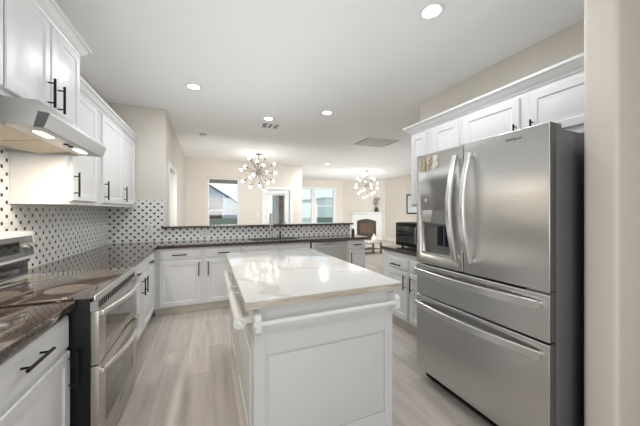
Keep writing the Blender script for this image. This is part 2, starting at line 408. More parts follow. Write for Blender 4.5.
tag(MB().box(NW[0] + 0.036, NW[1] - 0.036, 8.315, 8.322, NW[3] - 0.15, NW[3] - 0.036).build('roller_shade', M_SHADE), 'dark grey roller shade pulled down a little in the nook window', 'window shade')
for i, (a, c) in enumerate(LW): window(i + 2, a, c, *LZ, 11.9, M_TEAL, rail=0.52)
CAS = lambda b, x0, x1, z1, y, w=0.075: b.box(x0 - w, x0, y - 0.018, y, 0, z1 + w, 0.004).box(x1, x1 + w, y - 0.018, y, 0, z1 + w, 0.004).box(x0, x1, y - 0.018, y, z1, z1 + w, 0.004)
b = MB()
for a, c in LW:
    b.box(a - 0.07, a, 11.882, 11.9, LZ[0], LZ[1] + 0.07).box(c, c + 0.07, 11.882, 11.9, LZ[0], LZ[1] + 0.07).box(a, c, 11.882, 11.9, LZ[1], LZ[1] + 0.07)
struct(b.build('trim_1', M_TRIM))
# patio door in the nook
d = MB(); x0, x1, _, zt = ND
d.box(x0 + 0.01, x0 + 0.15, 8.31, 8.355, 0.01, zt - 0.01).box(x1 - 0.17, x1 - 0.01, 8.31, 8.355, 0.01, zt - 0.01).box(x0 + 0.15, x1 - 0.17, 8.31, 8.355, 0.01, 0.28).box(x0 + 0.15, x1 - 0.17, 8.31, 8.355, zt - 0.16, zt - 0.01)
d1 = struct(d.build('door_1', M_TRIM))
MB().box(x0 + 0.15, x1 - 0.17, 8.33, 8.336, 0.28, zt - 0.16).build('pane', M_GLASS, d1)
MB().lathe([(0.0, 8.31), (0.012, 8.31), (0.012, 8.28), (0.027, 8.27), (0.027, 8.25), (0.0, 8.245)], (x0 + 0.06, 0, 0.95), 12, 'y').build('door_knob', M_NICKEL, d1)
struct(CAS(MB(), x0, x1, zt, 8.29, 0.085).build('trim_2', M_TRIM))
rs = thing('roller_shade', 'white roller shade cassette over the glass of the patio door', 'window shade', (2.0, 8.28, 1.90))
MB().box(-0.30, 0.33, -0.07, 0.025, 0.0, 0.09, 0.015).build('cassette', M_TRIM, rs)
MB().box(-0.29, 0.32, -0.04, -0.035, -0.045, 0.0).build('shade_hem', M_PLATE, rs)
# white door in the left nook wall
d2 = struct(MB().box(-0.70, -0.66, 4.93, 5.79, 0.01, 2.07).build('door_2', M_TRIM))
b = MB()
b.box(-0.6, -0.582, 4.84, 4.92, 0, 2.16, 0.004).box(-0.6, -0.582, 5.80, 5.88, 0, 2.16, 0.004).box(-0.6, -0.582, 4.92, 5.80, 2.08, 2.16, 0.004)
struct(b.build('trim_3', M_TRIM))

# ------------------------------------------------------------------ outdoors
struct(MB().box(-30, 40, 12.2, 60, -0.25, -0.15).build('ground', M_GRASS))
struct(MB().box(-8, 2.6, 8.46, 12.2, -0.2, -0.1).build('ground_patio', M_PLATE))
h = thing('neighbour_house', 'grey sided gabled house seen through the nook window', 'house', (-1.2, 17.0, -0.15))
MB().prism([(-5.0, 0), (3.4, 0), (3.4, 1.62), (-1.3, 4.58), (-5.0, 2.25)], 0, 7, 'y').build('siding_wall', M_SIDING, h)
MB().prism([(-1.3, 4.585), (3.5, 1.565), (3.5, 1.66), (-1.3, 4.68), (-5.1, 2.29), (-5.1, 2.19)], -0.04, 7.05, 'y').build('roof', M_ROOF, h)
MB().box(1.02, 1.98, -0.05, 0.05, 1.62, 2.28).build('dark_window', M_PANE, h)
MB().box(1.06, 1.92, -0.05, 0.05, 0.55, 1.50).build('dark_window', M_PANE, h)
tag(MB().box(-12, 30, 15.5, 15.6, -0.2, 0.95).build('garden_fence', M_FENCE), 'weathered grey green fence seen beyond the living room windows', 'fence')
h2 = thing('white_house', 'pale house wall beyond the garden fence', 'house', (10.6, 19.5, -0.2))
MB().box(-2.0, 1.8, 0, 6, 0, 2.6).build('siding_wall', M_PLATE, h2)
MB().box(-2.05, 1.85, -0.05, 6.05, 2.6, 2.68).build('roof', M_PLATE, h2)
tag(MB().box(2.51, 3.0, 10.3, 11.2, -0.1, 3.0).build('stone_pier', M_STONE), 'brown stone pier of the porch seen through the patio door', 'porch pier')
tag(MB().box(2.34, 2.50, 10.1, 10.28, -0.1, 2.95).box(2.29, 2.52, 10.05, 10.29, -0.1, 0.15).build('porch_post', M_TRIM), 'white porch post seen through the patio door glass', 'porch post')

# ------------------------------------------------------------------ cabinets
DOOR = [(0, 0), (0, -0.015), (0.005, -0.020), (0.052, -0.020), (0.060, -0.0125), (0.068, -0.012), (0.098, -0.0185)]
DRAW = [(0, 0), (0, -0.011), (0.006, -0.0135), (0.018, -0.0205), (0.024, -0.0205)]
def pull(parent, kind, c, L, y=-0.020):
    """black bar pull: kind 'v' or 'h', c = centre (x, z)"""
    x, z = c; b = MB(); o = y - 0.032; h = L / 2; p = h * 0.68
    if kind == 'v':
        b.tube([(x, o, z - h), (x, o, z + h)], 0.0068, 10)
        for s in (-p, p): b.tube([(x, y + 0.002, z + s), (x, o, z + s)], 0.0048, 8)
    else:
        b.tube([(x - h, o, z), (x + h, o, z)], 0.0068, 10)
        for s in (-p, p): b.tube([(x + s, y + 0.002, z), (x + s, o, z)], 0.0048, 8)
    return b.build('handle', M_BLACK, parent)
def cabinet(name, label, loc, rz, w, d, h, fronts, toe=0.0, group=None, cat='cabinet'):
    r = thing(name, label, cat, loc, rz, group)
    MB().box(0, w, 0, d, toe, h).build('carcass', M_CAB, r)
    if toe: MB().box(0, w, 0.035, d, 0, toe - 0.0005).build('toe_kick', M_TOE, r)
    for f in fronts:
        kind, x0, x1, z0, z1 = f[:5]
        o = MB().panel(x0, x1, z0, z1, DOOR if kind == 'door' else DRAW).build('door' if kind == 'door' else 'drawer_front' if kind == 'drawer' else 'false_front', M_CAB, r)
        if len(f) > 5 and f[5]: pull(o, *f[5])
    return r
RL, RR = PI / 2, -PI / 2     # facing +x (left run), facing -x (right run)
# --- uppers on the left wall
FX = -0.87 - 0.02
# over the hood (deeper and taller)
cabinet('upper_cabinet', 'white two door cabinet above the range hood, taller and deeper than its neighbours', (FX, 1.695, 1.90), RL, 0.78, 0.388, 0.61,
        [('door', 0.006, 0.382, 0.03, 0.585, ('v', (0.362 - 0.01, 0.155), 0.17)), ('door', 0.396, 0.775, 0.03, 0.585, ('v', (0.465, 0.155), 0.17))])
cabinet('upper_cabinet', 'white upper cabinet cut off at the picture edge, before the one over the hood', (FX, 0.93, 1.90), RL, 0.76, 0.388, 0.61,
        [('door', 0.01, 0.38, 0.03, 0.585), ('door', 0.39, 0.755, 0.03, 0.585)])
UX = -0.985
cabinet('upper_cabinet', 'white one door upper cabinet just past the range hood', (UX, 2.52, 1.41), RL, 0.66, 0.293, 0.93,
        [('door', 0.09, 0.575, 0.03, 0.905, ('v', (0.115, 0.155), 0.19))])
cabinet('upper_cabinet', 'white two door upper cabinet in the corner by the beige back wall', (UX, 3.19, 1.41), RL, 1.296, 0.293, 0.93,
        [('door', 0.055, 0.695, 0.03, 0.905, ('v', (0.10, 0.155), 0.19)), ('door', 0.705, 1.285, 0.03, 0.905, ('v', (0.745, 0.155), 0.19))])
CROWN = lambda z: [(0, z), (0.010, z), (0.014, z + 0.014), (0.030, z + 0.022), (0.050, z + 0.055), (0.066, z + 0.062), (0.066, z + 0.08), (0, z + 0.08)]
tag(MB().sweep(CROWN(2.495), [(FX + 0.001, 0.93), (FX + 0.001, 2.476), (-1.275, 2.476)], 1).build('crown_molding', M_CAB), 'white crown molding on the tall cabinet above the hood', 'crown molding')
tag(MB().sweep(CROWN(2.325), [(UX + 0.001, 2.485), (UX + 0.001, 4.498)], 1).build('crown_molding', M_CAB), 'lower white crown molding over the upper cabinets past the hood', 'crown molding')
# --- base on the left wall
BX = -0.65
def base_fronts(w, hs='r', hx=None, dl=0.20):
    g = 0.012; x = (w - 0.045 if hs == 'r' else 0.045) if hx is None else hx
    return [('drawer', g, w - g, 0.715, 0.86, ('h', (w / 2, 0.765), dl)), ('door', g, w - g, 0.115, 0.695, ('v', (x, 0.56), 0.18))]
cabinet('base_cabinet', 'white base cabinet with drawer and door, before the range', (BX, 1.02, 0), RL, 0.67, 0.60, 0.873,
        [('drawer', 0.01, 0.66, 0.69, 0.845, ('h', (0.345, 0.787), 0.175)), ('door', 0.01, 0.66, 0.115, 0.675, ('v', (0.643, 0.575), 0.19))], 0.10)
cabinet('base_cabinet', 'white base cabinet mostly outside the picture, under the brown counter', (BX, 0.60, 0), RL, 0.417, 0.60, 0.873, base_fronts(0.417), 0.10)
cabinet('base_cabinet', 'narrow white base cabinet right after the range', (BX, 2.51, 0), RL, 0.73, 0.60, 0.873,
        [('drawer', 0.10, 0.72, 0.715, 0.855, ('h', (0.40, 0.765), 0.15)), ('door', 0.10, 0.72, 0.115, 0.695, ('v', (0.675, 0.585), 0.17))], 0.10)
cabinet('base_cabinet', 'white base cabinet on the range side of the inner corner', (BX, 3.243, 0), RL, 0.68, 0.60, 0.873,
        [('drawer', 0.012, 0.64, 0.715, 0.855, ('h', (0.33, 0.775), 0.15)), ('door', 0.012, 0.64, 0.115, 0.695, ('v', (0.06, 0.585), 0.17))], 0.10)
# --- base under the peninsula, facing -y
PY = 3.945
cabinet('base_cabinet', 'white drawer base with one door in the inner corner of the peninsula', (-0.648, PY, 0), 0, 0.578, 0.54, 0.873,
        [('drawer', 0.058, 0.548, 0.725, 0.845, ('h', (0.293, 0.785), 0.17)), ('door', 0.058, 0.548, 0.115, 0.70, ('v', (0.523, 0.585), 0.19))], 0.10)
cabinet('base_cabinet', 'white drawer base behind the island corner, next to the sink base', (-0.068, PY, 0), 0, 0.50, 0.54, 0.873,
        [('drawer', 0.03, 0.485, 0.725, 0.845, ('h', (0.255, 0.785), 0.15)), ('door', 0.03, 0.485, 0.115, 0.70, ('v', (0.058, 0.585), 0.19))], 0.10)
sb = thing('sink_cabinet', 'white sink base cabinet below the faucet, hidden behind the island top', 'cabinet', (0.435, PY, 0))
MB().box(0, 1.05, 0, 0.05, 0.1, 0.873).box(0, 1.05, 0.05, 0.54, 0.1, 0.65).box(0, 1.05, 0.075, 0.54, 0, 0.1).build('carcass', M_CAB, sb)
for x0, x1, hx in ((0.012, 0.52, 0.48), (0.53, 1.038, 0.57)):
    MB().panel(x0, x1, 0.725, 0.845, DRAW).build('false_front', M_CAB, sb)
    o = MB().panel(x0, x1, 0.115, 0.70, DOOR).build('door', M_CAB, sb); pull(o, 'v', (hx, 0.585), 0.19)
cabinet('base_cabinet', 'narrow white drawer base at the free end of the peninsula, past the dishwasher', (2.147, PY, 0), 0, 0.353, 0.54, 0.873,
        [('drawer', 0.02, 0.335, 0.715, 0.855, ('h', (0.18, 0.79), 0.16)), ('door', 0.02, 0.335, 0.115, 0.695, ('v', (0.06, 0.57), 0.19))], 0.10)
dw = thing('dishwasher', 'stainless dishwasher in the peninsula beside the end cabinet', 'dishwasher', (1.49, PY, 0))
MB().box(0.01, 0.645, 0.005, 0.54, 0.10, 0.87).box(0.01, 0.645, 0.07, 0.54, 0.0, 0.10).build('tub', M_DGREY, dw)
dwd = MB().box(0.012, 0.643, -0.028, 0.004, 0.11, 0.86, 0.006).build('door', M_STEEL, dw)
MB().strip([(0.09, -0.03, 0.79), (0.11, -0.062, 0.79), (0.54, -0.062, 0.79), (0.56, -0.03, 0.79)], 0.028, 0.014, (0, 0, 1)).build('handle', M_STEEL_H, dwd)
# --- right run
BRX = 2.06
cabinet('base_cabinet', 'white base cabinet with drawer below the microwave', (BRX, 2.815, 0), RR, 0.485, 0.62, 0.873,
        [('drawer', 0.115, 0.465, 0.68, 0.815, ('h', (0.29, 0.735), 0.17)), ('door', 0.10, 0.465, 0.13, 0.665, ('v', (0.43, 0.555), 0.17))], 0.10)
cabinet('base_cabinet', 'white base cabinet half hidden by the refrigerator', (BRX, 2.33, 0), RR, 0.60, 0.62, 0.873,
        [('drawer', 0.02, 0.58, 0.68, 0.815, ('h', (0.30, 0.735), 0.17)), ('door', 0.02, 0.58, 0.13, 0.665, ('v', (0.055, 0.555), 0.17))], 0.10)
URX = 2.19
cabinet('upper_cabinet', 'narrow white upper cabinet at the living room end, over the microwave', (URX, 2.455, 1.41), RR, 0.30, 0.49, 0.85, [('door', 0.02, 0.235, 0.02, 0.81)])
cabinet('upper_cabinet', 'white upper cabinet between the narrow end one and the refrigerator pair', (URX, 2.154, 1.41), RR, 0.37, 0.49, 0.85, [('door', 0.035, 0.35, 0.02, 0.81)])
cabinet('upper_cabinet', 'white two door cabinet above the refrigerator', (URX, 1.783, 1.86), RR, 1.04, 0.49, 0.40,
        [('door', 0.03, 0.512, 0.05, 0.36, ('v', (0.49, 0.11), 0.10)), ('door', 0.578, 1.03, 0.05, 0.36, ('v', (0.605, 0.11), 0.10))])
tag(MB().sweep(CROWN(2.255), [(2.69, 2.456), (URX - 0.001, 2.456), (URX - 0.001, 0.742)], 1).build('crown_molding', M_CAB), 'white crown molding over the cabinets above the refrigerator', 'crown molding')

# ------------------------------------------------------------------ worktops
tag(MB().box(-1.271, -0.61, 0.60, 1.688, 0.874, 0.914, 0.006, 3).build('countertop', M_GRAN), 'brown granite counter on the near side of the range', 'countertop')
SX0, SX1, SY0, SY1 = 0.60, 1.33, 4.02, 4.36
def slab_with_hole():
    b = MB()
    b.box(-1.271, -0.60, 2.505, 3.90, 0.874, 0.914)
    b.box(-1.271, SX0, 3.90, 4.491, 0.874, 0.914).box(SX1, 2.545, 3.90, 4.491, 0.874, 0.914)
    b.box(SX0, SX1, 3.90, SY0, 0.874, 0.914).box(SX0, SX1, SY1, 4.491, 0.874, 0.914)
    return b
tag(slab_with_hole().build('countertop', M_GRAN), 'L shaped brown granite counter turning from the range along the peninsula', 'countertop')
bt = [(-0.64, 4.44), (2.56, 4.44), (2.56, 4.84), (-0.592, 4.84), (-0.592, 4.491), (-0.64, 4.491)]
tag(MB().prism(bt, 1.101, 1.131, 'z', 0.005).build('bar_top', M_GRAN), 'raised dark granite bar top over the tiled half wall', 'bar top')
tag(MB().box(2.035, 2.695, 1.72, 2.83, 0.874, 0.914, 0.006, 3).build('countertop', M_GRAN), 'short granite counter carrying the microwave beside the refrigerator', 'countertop')
# sink
sk = thing('kitchen_sink', 'dark undermount sink set in the peninsula counter', 'sink', (0.965, 4.19, 0.914))
b = MB(); hx, hy = (SX1 - SX0) / 2 - 0.001, (SY1 - SY0) / 2 - 0.001
b.box(-hx, hx, -hy, hy, -0.22, -0.21).box(-hx, -hx + 0.012, -hy, hy, -0.21, -0.005).box(hx - 0.012, hx, -hy, hy, -0.21, -0.005).box(-hx + 0.012, hx - 0.012, -hy, -hy + 0.012, -0.21, -0.005).box(-hx + 0.012, hx - 0.012, hy - 0.012, hy, -0.21, -0.005)
b.build('basin', M_DGREY, sk)
MB().lathe([(0, -0.209), (0.045, -0.209), (0.045, -0.205), (0.03, -0.203), (0, -0.203)], (0, 0.02, 0), 16).build('drain', M_CHROME, sk)
fc = thing('faucet', 'tall chrome gooseneck faucet at the sink', 'faucet', (0.945, 4.415, 0.914))
MB().lathe([(0, 0), (0.028, 0), (0.028, 0.012), (0.018, 0.03), (0, 0.03)]).build('base', M_CHROME, fc)
pts = [(0, 0, 0.02), (0, 0, 0.30)] + [(0 - 0.0 , -0.075 + 0.075 * math.cos(t), 0.32 + 0.085 * math.sin(t)) for t in [k * PI / 10 for k in range(11)]] + [(0, -0.15, 0.20)]
MB().tube(pts, [0.012] * 2 + [0.011] * 11 + [0.013], 12).build('spout', M_CHROME, fc)
MB().tube([(0.012, 0, 0.05), (0.035, 0, 0.06), (0.045, 0.0, 0.13)], [0.008, 0.008, 0.005], 8).build('lever', M_CHROME, fc)
sd = thing('water_tap', 'slim dark filtered water tap next to the chrome faucet', 'faucet', (1.115, 4.415, 0.914))
MB().lathe([(0, 0), (0.02, 0), (0.02, 0.01), (0.013, 0.02), (0.013, 0.10), (0, 0.10)]).build('base', M_BLACK, sd)
MB().tube([(0, 0, 0.09), (0, 0, 0.24)] + [(0.045 - 0.045 * math.cos(t), -0.01, 0.24 + 0.05 * math.sin(t)) for t in [k * PI / 8 for k in range(1, 9)]] + [(0.09, -0.01, 0.21)], 0.006, 8).build('spout', M_NICKEL, sd)

# outlets and switches
def plate(label, loc, rz, w=0.075, h=0.115, kind='outlet', name='wall_outlet'):
    r = thing(name, label, 'wall outlet' if kind == 'outlet' else 'light switch', loc, rz)
    MB().box(-w / 2, w / 2, -0.006, 0.0, -h / 2, h / 2, 0.002).build('cover_plate', M_PLATE, r)
    if kind == 'outlet':
        for s in (-1, 1):
            d = s * (0.02 if h > w else 0)
            e = 0 if h > w else s * 0.02
            MB().box(e - 0.013, e + 0.013, -0.008, -0.005, d - 0.011, d + 0.011, 0.002).build('socket', M_GREYPL, r)
    else:
        MB().box(-0.016, 0.016, -0.009, -0.005, -0.033, 0.033, 0.002).build('rocker', M_PLATE, r)
plate('white outlet on the dotted tile under the wall strip', (-0.79, 4.491, 1.12), 0)
plate('white outlet lying flat on the bar tile beside the corner drawers', (-0.055, 4.491, 1.005), 0, 0.115, 0.075)
plate('white outlet lying flat on the bar tile behind the faucet', (1.02, 4.491, 0.975), 0, 0.115, 0.075)
plate('white outlet lying flat on the bar tile near its free end', (1.62, 4.491, 1.04), 0, 0.16, 0.075)
plate('white outlet on the tile of the cabinet wall', (-1.271, 4.10, 1.16), RL)
plate('white light switch on the beige wall beside the patio door', (1.38, 8.289, 1.25), 0, kind='switch', name='light_switch')

# ------------------------------------------------------------------ range hood
hd = thing('range_hood', 'stainless under cabinet range hood with lit lamps', 'range hood', (0, 0, 0))
Y0, Y1 = 1.70, 2.475
b = MB()
prof = [(-1.271, 1.895), (-0.76, 1.895), (-0.715, 1.835), (-0.738, 1.765), (-0.88, 1.765), (-0.88, 1.79), (-1.271, 1.79)]
b.prism(prof, Y0, Y1, 'y', 0.002).build('canopy', M_STEEL_HOOD, hd)
for ya in (Y0, Y1 - 0.012): MB().box(-1.265, -0.881, ya, ya + 0.012, 1.760, 1.7895).build('side_lip', M_STEEL_HOOD, hd)
MB().prism([(-0.758, 1.842), (-0.714, 1.836), (-0.737, 1.764), (-0.775, 1.764)], Y0 - 0.003, Y0 - 0.0002, 'y').build('end_cap', M_BADGE, hd)
for y0, y1 in ((Y0 + 0.02, (Y0 + Y1) / 2 - 0.006), ((Y0 + Y1) / 2 + 0.006, Y1 - 0.02)):
    MB().prism([(-1.25, 1.789), (-0.90, 1.789), (-0.90, 1.782), (-1.08, 1.762), (-1.25, 1.782)], y0, y1, 'y').build('grease_filter', M_FILTER, hd)
for y in (1.86, 2.29):
    MB().box(-0.825, -0.79, y - 0.06, y + 0.06, 1.761, 1.766, 0.002).build('lamp_lens', M_HOODLED, hd)
    l = bpy.data.lights.new('hood_lamp', 'AREA'); l.shape = 'RECTANGLE'; l.size = 0.035; l.size_y = 0.12; l.energy = HOOD_W; l.color = (1, 0.87, 0.70)
    lo = bpy.data.objects.new('hood_lamp_light', l); COL.objects.link(lo); lo.location = (-0.808, y, 1.757); lo.parent = hd
for y in (2.08, 2.14):
    MB().lathe([(0, 1.759), (0.013, 1.759), (0.013, 1.766), (0, 1.766)], (-0.80, y, 0), 12).build('button', M_BLKPLASTIC, hd)

# ------------------------------------------------------------------ range
rg = thing('kitchen_range', 'stainless double oven range with black glass cooktop and black side', 'stove', (-0.56, 2.095, 0))
rg.rotation_euler = (0, 0, RL)          # local: x along the wall, -y to the room
hw_ = 0.392
b = MB().box(-hw_, hw_, 0.0, 0.70, 0.03, 0.905, 0.004).box(-hw_ + 0.03, hw_ - 0.03, 0.04, 0.66, 0.0, 0.03)
b.build('body', M_BLKPLASTIC, rg)
ck = MB().box(-hw_ - 0.002, hw_ + 0.002, -0.012, 0.70, 0.9055, 0.921, 0.004).build('cooktop', M_COOK, rg)
for x, y, r in ((-0.17, 0.17, 0.10), (0.18, 0.15, 0.115), (-0.19, 0.45, 0.085), (0.19, 0.45, 0.09)):
    MB().lathe([(0, 0.9211), (r, 0.9211), (r, 0.9215), (0, 0.9215)], (x, y, 0), 40).build('burner_mark', M_BURN, ck)
MB().box(-hw_ - 0.002, hw_ + 0.002, -0.022, -0.0125, 0.895, 0.922, 0.003).build('front_trim', M_STEEL_H, rg)
# vent strip under the cooktop
v = MB().box(-hw_, hw_, -0.026, 0.0, 0.844, 0.894).build('vent_strip', M_STEEL, rg)
b = MB()
for i in range(22): b.box(-0.36 + i * 0.033, -0.36 + i * 0.033 + 0.020, -0.0275, -0.0255, 0.852, 0.888)
b.build('vent_slots', M_BLKPLASTIC, v)
def oven_door(z0, z1, gz0, gz1, hz):
    b = MB(); gx = 0.29
    b.box(-hw_, -gx, -0.035, -0.001, z0, z1, 0.003).box(gx, hw_, -0.035, -0.001, z0, z1, 0.003).box(-gx, gx, -0.035, -0.001, z0, gz0).box(-gx, gx, -0.035, -0.001, gz1, z1)
    o = b.build('oven_door', M_OVEN, rg)
    MB().box(-gx, gx, -0.033, -0.002, gz0, gz1).build('oven_glass', M_BLKGLASS, o)
    pts = []
    for i in range(17):
        t = i / 16; x = -0.384 + 0.768 * t
        pts.append((x, -0.047 - 0.052 * math.sin(PI * t), hz))
    b = MB().strip(pts, 0.026, 0.016, (0, 0, 1))
    for s in (-0.374, 0.374): b.box(s - 0.014, s + 0.014, -0.056, -0.034, hz - 0.013, hz + 0.013, 0.003)
    b.build('handle', M_STEEL_H, o)
    return o
oven_door(0.566, 0.842, 0.620, 0.792, 0.832)
ld = oven_door(0.125, 0.560, 0.190, 0.500, 0.530)
MB().box(-hw_, hw_, -0.03, 0.0, 0.032, 0.120, 0.003).build('bottom_drawer', M_OVEN, rg)
MB().box(-0.04, 0.04, -0.0365, -0.0345, 0.148, 0.160).build('badge', M_BADGE, ld)
# back guard with display
bgd = MB().prism([(0.545, 1.045), (0.70, 1.03), (0.70, 1.225), (0.570, 1.225), (0.558, 1.218)], -hw_, hw_ - 0.035, 'x', 0.004).build('backguard', M_GUARD, rg)
def slope(z): return 0.545 + (z - 1.045) / 0.173 * 0.013
def quad(name, x0, x1, z0, z1, mat, parent, th=0.004):
    return MB().prism([(slope(z0) - th, z0), (slope(z1) - th, z1), (slope(z1) + 0.003, z1), (slope(z0) + 0.003, z0)], x0, x1, 'x').build(name, mat, parent)
quad('display_panel', -hw_ + 0.03, hw_ - 0.060, 1.065, 1.195, M_DISP, bgd)
quad('display', -0.05, 0.19, 1.095, 1.165, M_BLKGLASS, bgd, 0.0055)
for x in (-0.30, -0.22, 0.24, 0.295):
    MB().lathe([(0.0, slope(1.13) - 0.004), (0.02, slope(1.13) - 0.004), (0.017, slope(1.13) - 0.024), (0, slope(1.13) - 0.024)], (x, 0, 1.13), 14, 'y').build('knob', M_STEEL_H, bgd)
MB().box(-hw_, hw_ - 0.035, 0.585, 0.69, 0.922, 1.034, 0.002).build('lower_panel', M_BLKGLASS, rg)
MB().box(-hw_, hw_ - 0.035, 0.575, 0.584, 0.925, 0.935, 0.002).build('panel_trim', M_STEEL_H, rg)

# ------------------------------------------------------------------ refrigerator
fr = thing('refrigerator', 'stainless french door refrigerator with ice dispenser', 'refrigerator', (1.57, 1.228, 0)); fr.rotation_euler = (0, 0, RR)
# local: x -> world -y, -y -> world -x (front). width from -0.472 to +0.455
XL, XR, XM = -0.472, 0.452, -0.040
MB().box(XL + 0.004, XR - 0.004, 0.062, 0.80, 0.05, 1.785, 0.006).build('body', M_DGREY, fr)
b = MB().box(XL + 0.03, XR - 0.03, 0.075, 0.75, 0.012, 0.05)
b.build('toe_grille', M_BLKPLASTIC, fr)
for x in (XL + 0.05, XR - 0.05):
    MB().lathe([(0, 0), (0.022, 0), (0.022, 0.03), (0.01, 0.05), (0, 0.05)], (x, 0.11, 0), 12).build('foot', M_BLKPLASTIC, fr)
def cut(ob, cutter):
    m = ob.modifiers.new('cut', 'BOOLEAN'); m.object = cutter; m.solver = 'EXACT'; m.operation = 'DIFFERENCE'
    dg = bpy.context.evaluated_depsgraph_get(); dg.update()
    me = bpy.data.meshes.new_from_object(ob.evaluated_get(dg)); ob.modifiers.clear(); ob.data = me
    bpy.data.objects.remove(cutter)
def door_box(x0, x1, z0, z1): return MB().box(x0, x1, 0.0, 0.052, z0, z1, 0.008, 4)
M_SIDE = plain('door_edge_grey', (0.10, 0.10, 0.105), 0.35, metal=0.3)
def dark_sides(o):
    o.data.materials.append(M_SIDE)
    for p in o.data.polygons:
        if abs(p.normal.x) > 0.8 and max(abs(o.data.vertices[v].co.x - q) for v in p.vertices for q in [XL if p.normal.x < 0 else XR]) < 0.02: p.material_index = 1
    return o
ZB = 0.948
dl = door_box(XL, XM - 0.003, ZB, 1.81).build('door', M_STEEL)
DX0, DX1, DZ0, DZ1 = 1.228 - 1.640, 1.228 - 1.372, 1.025, 1.372
c = MB().box(DX0, DX1, -0.05, 0.046, DZ0, DZ1).build('cutter', M_STEEL); cut(dl, c); dl.parent = fr; dark_sides(dl)
dr = door_box(XM + 0.003, XR, ZB, 1.81).build('door', M_STEEL, fr); dark_sides(dr)
MB().box(XL + 0.01, XR - 0.01, 0.0525, 0.0615, 0.11, 1.80).build('door_gasket', M_BLKPLASTIC, fr)
# dispenser
dp = MB().box(DX0 + 0.001, DX1 - 0.001, 0.040, 0.0455, DZ0 + 0.001, DZ1 - 0.001).build('ice_dispenser', M_CAVITY, dl)
MB().prism([(DX0 + 0.001, 1.268), (DX1 - 0.001, 1.262), (DX1 - 0.001, DZ1 - 0.001), (DX0 + 0.001, DZ1 - 0.001)], 0.004, 0.040, 'y').build('control_head', M_HEAD, dl)
MB().prism([(DX0 + 0.004, 1.280), (DX0 + 0.09, 1.275), (DX0 + 0.105, DZ1 - 0.004), (DX0 + 0.004, DZ1 - 0.004)], 0.000, 0.006, 'y', 0.001).build('touch_panel', M_STEEL_H, dl)
MB().box(DX0 + 0.001, DX1 - 0.001, -0.006, 0.040, DZ0 + 0.001, DZ0 + 0.016, 0.002).build('drip_tray', M_STEEL_H, dl)
for x in (DX0 + 0.155, DX0 + 0.225):
    MB().box(x - 0.022, x + 0.022, 0.022, 0.034, 1.10, 1.245, 0.004).build('paddle', M_BLKPLASTIC, dl)
MB().box(DX0 + 0.185, DX0 + 0.195, 0.026, 0.036, 1.10, 1.24).build('water_spout', M_BLUE, dl)
# freezer drawers
d2z = [(0.695, 0.936, 0.880), (0.095, 0.684, 0.622)]
for z0, z1, hz in d2z:
    o = dark_sides(door_box(XL, XR, z0, z1).build('freezer_drawer', M_STEEL, fr))
    pts = []
    for i in range(25):
        t = i / 24; x = XL + 0.02 + (XR - 0.038 - XL - 0.02) * t
        pts.append((x, -0.028 - 0.040 * math.sin(PI * t), hz))
    b = MB().strip(pts, 0.046, 0.018, (0, 0, 1))
    for i in (0, -1):
        x = pts[i][0]; b.box(x - 0.012, x + 0.012, -0.034, 0.001, hz - 0.015, hz + 0.015, 0.003)
    b.build('handle', M_STEEL_H, o)
for dd, x in ((dl, XM - 0.042), (dr, XM + 0.062)):
    pts = []
    for i in range(21):
        t = i / 20; pts.append((x, -0.026 - 0.062 * math.sin(PI * t), 1.030 + 0.70 * t))
    b = MB().strip(pts, 0.036, 0.026, (1, 0, 0))
    for z in (1.035, 1.725): b.box(x - 0.016, x + 0.016, -0.036, 0.001, z - 0.014, z + 0.014, 0.003)
    b.build('handle', M_STEEL_H, dd)
for x in (XL + 0.05, XR - 0.05):
    MB().box(x - 0.03, x + 0.038, 0.030, 0.13, 1.786, 1.816, 0.006).build('hinge_cover', M_BADGE, fr)
MB().box(XR - 0.11, XR, 0.004, 0.055, 0.9365, 0.9475).build('lower_hinge', M_BADGE, fr)
MB().box(DX0 + 0.03, DX0 + 0.055, -0.002, 0.001, 1.425, 1.455, 0.001).build('round_badge', M_GREYPL, dl)
tx = bpy.data.curves.new('logo', 'FONT'); tx.body = 'Whirlpool'; tx.size = 0.021; tx.extrude = 0.0008; tx.align_x = 'CENTER'
tx.materials.append(M_BADGE); tmp = bpy.data.objects.new('logo_source', tx); COL.objects.link(tmp)
dg = bpy.context.evaluated_depsgraph_get(); dg.update()
tme = bpy.data.meshes.new_from_object(tmp.evaluated_get(dg)); bpy.data.objects.remove(tmp)
to = bpy.data.objects.new('logo_lettering', tme); COL.objects.link(to); to.parent = dr
to.location = (0.278, -0.0009, 1.755); to.rotation_euler = (PI / 2, 0, 0)
# magnets on the far door
def magnet(label, y, z, pts, mat):
    b = MB(); b.prism(pts, -0.008, -0.0005, 'y', 0.002)
    o = b.build('fridge_magnet', mat); o.scale = (0.78, 1, 0.92); o.location = (1.57, y, z); o.rotation_euler = (0, 0, RR); tag(o, label, 'fridge magnet')
magnet('olive U shaped magnet, first on the refrigerator door with the dispenser', 1.628, 1.715, [(-.034, -.05), (.034, -.05), (.034, .055), (.016, .055), (.016, -.02), (-.016, -.02), (-.016, .055), (-.034, .055)], M_OLIVE)
magnet('tan resin magnet in the middle of the three on the refrigerator door', 1.563, 1.722, [(-.026, -.05), (-.004, -.05), (-.004, -.005), (.024, -.005), (.024, .015), (-.004, .015), (-.004, .035), (.030, .035), (.030, .058), (-.026, .058)], M_GOLD)
magnet('cream magnet nearest the door handle on the refrigerator', 1.502, 1.727, [(-.030, -.045), (.0, -.055), (.034, -.035), (.034, 0.0), (.01, .012), (.032, .025), (.03, .05), (-.002, .06), (-.03, .045), (-.012, .01), (-.03, -.01)], M_CREAM)

